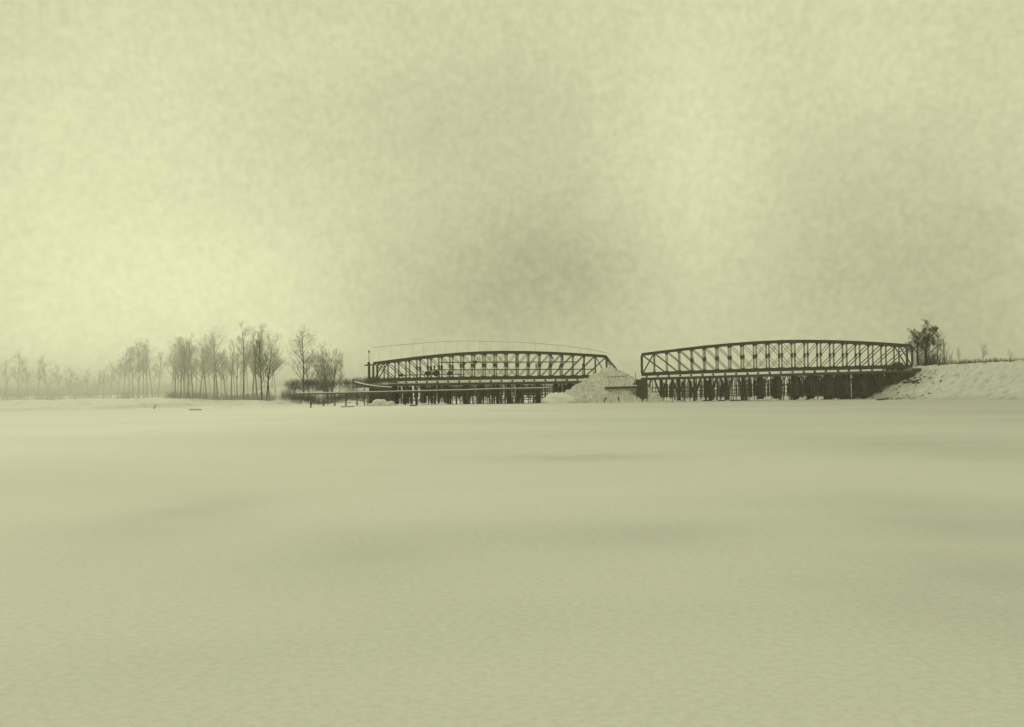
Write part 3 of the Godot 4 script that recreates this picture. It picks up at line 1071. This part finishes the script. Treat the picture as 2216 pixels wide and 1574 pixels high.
	# the dark trees on the right bank
	for e in [[2004, 331, 702, "gnarled_a", "dark_bark", "large dark gnarled tree on the bank by the right truss end", ""],
		[1990, 338, 715, "gnarled_b", "dark_bark", "dark ragged tree left of the large gnarled tree, behind the truss end", ""],
		[2030, 336, 722, "thin_b", "dark_bark", "thin greyer tree right of the large gnarled tree", ""],
		[2046, 340, 728, "thin_c", "dark_bark", "bare grey tree second to the right of the gnarled tree", ""],
		[2078, 352, 752, "thin_a", "frosted_bark", "pale slender tree farther along the right bank", ""],
		[2128, 360, 745, "tall_a", "frosted_bark", "pale upright tree second from the right picture edge", ""],
		[2190, 366, 757, "tall_b", "rimed_bark", "palest bare tree at the very right edge of the picture", ""]]:
		var foot := on_ground(e[0], e[1])
		var hgt: float = at(e[0], e[2], e[1]).y - foot.y
		var native := 14.0 if e[3].begins_with("gnarled") else (24.0 if e[3].begins_with("tall") else 22.0)
		plant_tree(kinds[e[3]], foot, g.randf() * TAU, hgt / native, e[4], e[5], e[6])
	# undergrowth and far woods
	var ridge := []
	for k in 90: ridge.append(on_ground(g.randf_range(625, 860), g.randf_range(428, 452)))
	brush("embankment_scrub", "dark grey scrub along the railway embankment left of the bridge", ridge, "grey_bark", 76, 3.2, 30)
	ridge = []
	for k in 46:
		var px := g.randf_range(615, 800)
		var sh := along_table(SHORE, (px - 1108.0) / FOCAL * 375.0)
		ridge.append(on_ground(px, sh + g.randf_range(3.0, 9.0)))
	brush("shore_reeds", "grey reeds and brush on the shore behind the low footbridge", ridge, "grey_bark", 77, 2.9, 26)
	var places := []
	for k in 60: places.append(on_ground(g.randf_range(365, 600), g.randf_range(398, 415)))
	brush("undergrowth", "grey winter undergrowth at the feet of the left tree row", places, "rimed_bark", 71, 3.2, 26)
	places = []
	for k in 50: places.append(on_ground(g.randf_range(-20, 350), g.randf_range(425, 470)))
	brush("undergrowth", "very pale brush along the far left bank", places, "hoar_bark", 72, 3.6, 22)
	places = []
	for k in 75: places.append(on_ground(g.randf_range(610, 800), g.randf_range(398, 440)))
	brush("undergrowth", "dark grey thicket on the bank left of the bridge", places, "grey_bark", 73, 3.4, 30)
	places = []
	for k in 60: places.append(on_ground(g.randf_range(1985, 2230), g.randf_range(326, 345)))
	brush("undergrowth", "dark scrub under the trees on the right bank", places, "dark_bark", 74, 2.0, 18)
	places = []
	for k in 14: places.append(on_ground(g.randf_range(1992, 2046), g.randf_range(329, 340)))
	brush("thicket", "tall dark thicket round the trunk of the gnarled tree", places, "dark_bark", 78, 6.5, 24)
	places = []
	for k in 170: places.append(on_ground(g.randf_range(690, 1400), g.randf_range(575, 640)))
	brush("far_woods", "low far wooded shore seen beyond the bridge", places, "grey_bark", 75, 8.0, 30)

func build_small_things() -> void:
	var body_a := surface_net(worker_bones(0.1, 0.2), 0.045)
	var body_b := surface_net(worker_bones(0.55, 0.9), 0.045)
	var people := [
		[on_ground(1308, 318), 0.3, body_b, "person in dark winter clothes bending over at the foot of the grey mound"],
		[on_ground(1339, 316), 2.4, body_a, "person in dark clothes standing below the snow topped plank walk"],
		[on_ground(672, 300), 1.2, body_a, "lone dark figure of a person on the snow below the left trees"],
	]
	for p in people:
		var t := thing("person", p[3], "person", p[0], p[1])
		mesh_node("body", p[2], mats["cloth"], t)
	for e in [[1197, 783, "person working on the upper staging rail, leftmost of three high up"], [1218, 783, "person working on the upper staging rail near the right truss end"], [1160, 799.5, "person on the lower staging rail at the left of its group"], [1262, 799, "person on the lower staging rail nearest the grey mound"], [940, 803, "person crouched low in the left truss near its left end"], [1189, 799.5, "person on the lower staging rail, second of four from the left"], [1211, 799.5, "person on the lower staging rail, third of four from the left"], [1117, 783, "person on the upper staging rail near the middle of the truss"]]:
		var p := on_bridge(e[0], e[1], 0.7)
		var w := bridge_at + along * p.x + away * 0.7
		var t := thing("person", e[2], "person", Vector3(w.x, p.y + 0.1, w.z), rng.randf() * TAU)
		mesh_node("body", body_b if int(e[0]) % 2 else body_a, mats["cloth"], t)
	for e in [[944, 808, 1.2, "largest dark canvas bundle on the floor of the left truss"], [926, 808.5, 0.95, "dark canvas bundle left of the largest one inside the left truss"], [974, 808, 0.9, "dark canvas bundle right of the largest one inside the left truss"], [1004, 787, 0.6, "small dark bundle tied to the upper staging rail of the left truss"], [1028, 784, 0.7, "dark bundle high up near the crown of the left truss"], [868, 812, 0.7, "dark bundle on the floor of the left truss nearest the mast"]]:
		var p := on_bridge(e[0], e[1], 0.5)
		var w := bridge_at + along * p.x + away * 0.5
		var o := mesh_node("canvas_bundle", lumpy(Vector3(1.0, 0.75, 0.6), 120 + int(e[0]) % 17, 0.3), mats["cloth"])
		o.position = Vector3(w.x, p.y, w.z)
		o.rotation.y = -YAW
		o.scale = Vector3.ONE * e[2]
		tag(o, e[3], "bundle")
	# logs and stones in the snow
	var logs := [[1898, 1924, 866.5, 863, "long dark log half sunk in snow at the foot of the right bank"], [1868, 1890, 863, 861, "dark log with snow on it at the lower end of the right trestle"], [1954, 1981, 829, 832, "dark plank lying on the upper slope of the right bank"], [1963, 1979, 822, 830, "short timber slanting on the right bank above the plank"], [1345, 1356, 862, 868, "dark slanting timber stub on the ice before the right pier"], [1292, 1306, 868.5, 868, "flat dark log left of the bending person"], [1520, 1602, 868, 866.5, "long low timber on the ice under the right trestle"], [1470, 1477, 868, 870, "short dark billet at the foot of the right trestle"], [1390, 1446, 870, 868, "dark baulk of timber on the ice beside the right log pier"], [888, 902, 879, 878.5, "short dark log on the ice below the left trestle"], [862, 886, 877, 875.5, "pale topped log raft edge under the left trestle"], [698, 724, 869, 868.5, "dark driftwood branch on the shore ice left of the bridge"], [738, 766, 881.5, 881, "bent dark branch on the snow before the left bank"], [750, 775, 872, 875, "thin branch slanting on the snow under the left bank"], [410, 435, 888, 888, "thin dark twig lying on the ice before the tree clump"], [332, 338, 885, 876, "broken pale trunk leaning at the edge of the left bank"]]
	for e in logs:
		var pm: float = (e[0] + e[1]) * 0.5
		var pts := []
		for k in 2:
			var px: float = e[k]
			var py: float = e[2 + k]
			# the point of the ground seen there
			var lo := 60.0
			var hit := 300.0
			var d := 150.0
			while d < 520.0:
				var p := at(px, py, d)
				if p.y <= ground(p.x, p.z) + 0.05:
					hit = d
					break
				d += 0.5
			if d >= 520.0: hit = 318.0
			var q := at(px, py, hit)
			q.y = ground(q.x, q.z) + 0.12
			pts.append(q)
		if pts[0].distance_to(pts[1]) > 14.0:
			pts[1] = at(e[1], e[3], -pts[0].z)
			pts[1].y = maxf(pts[1].y, ground(pts[1].x, pts[1].z) + 0.1)
		var mid: Vector3 = (pts[0] + pts[1]) * 0.5
		var t := thing("log", e[4], "log", mid)
		pole("bole", pts[0] - mid, pts[1] - mid, 0.24, 0.18, mats["dark_timber"] if pm > 800 else mats["pale_timber"], t)
		pole("branch_stub", (pts[0] - mid) * 0.3, (pts[0] - mid) * 0.3 + Vector3(0.2, 0.35, 0.1), 0.07, 0.05, mats["dark_timber"] if pm > 800 else mats["pale_timber"], t)
	var g := RandomNumberGenerator.new()
	g.seed = 90
	var shapes := []
	for k in 4: shapes.append(lumpy(Vector3(0.55, 0.32, 0.45), 60 + k, 0.4))
	var rock_list := []
	for k in 26: rock_list.append([g.randf_range(1925, 2040), g.randf_range(300, 322), "dark stone showing through the snow of the right bank", "stones in the snow of the right bank"])
	rock_list.append([1984, 316, "largest dark boulder low on the right bank under the plank", ""])
	rock_list.append([1981, 319, "small dark boulder just above the largest one on the right bank", ""])
	for k in rock_list.size():
		var e = rock_list[k]
		var p := on_ground(e[0], e[1])
		var o := mesh_node("stone", shapes[k % 4], mats["stone"])
		o.position = p
		o.rotation = Vector3(0, g.randf() * TAU, g.randf_range(-0.3, 0.3))
		o.scale = Vector3.ONE * (2.2 if k == 26 else g.randf_range(0.4, 1.0))
		tag(o, e[2], "stone", e[3])
	var litter := []
	for k in 60: litter.append(on_ground(g.randf_range(160, 800), g.randf_range(305, 350)))
	brush("shore_litter", "scattered twigs and dead stems on the snow below the left bank", litter, "rimed_bark", 93, 0.55, 6)
	# broken ice and clods in front of the left trestle
	for k in 22:
		var o := mesh_node("ice_block", shapes[k % 4], mats["snow"] if k % 3 == 0 else mats["spoil"])
		o.position = on_ground(g.randf_range(856, 1000), g.randf_range(318, 330), 0.1)
		o.rotation = Vector3(g.randf_range(-0.3, 0.3), g.randf() * TAU, 0)
		o.scale = Vector3.ONE * g.randf_range(0.6, 1.6)
		tag(o, "broken ice block on the river ice before the left trestle", "ice block", "ice blocks before the left trestle")
	for k in 30:
		var o := mesh_node("ice_block", shapes[k % 4], mats["snow"] if k % 3 == 0 else mats["spoil"])
		o.position = on_ground(g.randf_range(1400, 1860), g.randf_range(317, 326), 0.05)
		o.rotation = Vector3(g.randf_range(-0.3, 0.3), g.randf() * TAU, 0)
		o.scale = Vector3(1.6, 0.8, 1.2) * g.randf_range(0.5, 1.7)
		tag(o, "broken ice block on the river ice along the right trestle", "ice block", "ice blocks along the right trestle")
	var tufts := []
	for k in 70: tufts.append(on_ground(g.randf_range(1905, 2100), g.randf_range(296, 322)))
	brush("dry_grass", "sparse dry grass on the snowy slope of the right bank", tufts, "grey_bark", 91, 0.7, 7)
	var hp := thing("frozen_heap", "grey frozen heap at the foot of the left log pier", "heap", on_ground(828, 322))
	mesh_node("heap", lumpy(Vector3(4.0, 1.6, 2.2), 77, 0.3, 14, 22), mats["spoil"], hp)
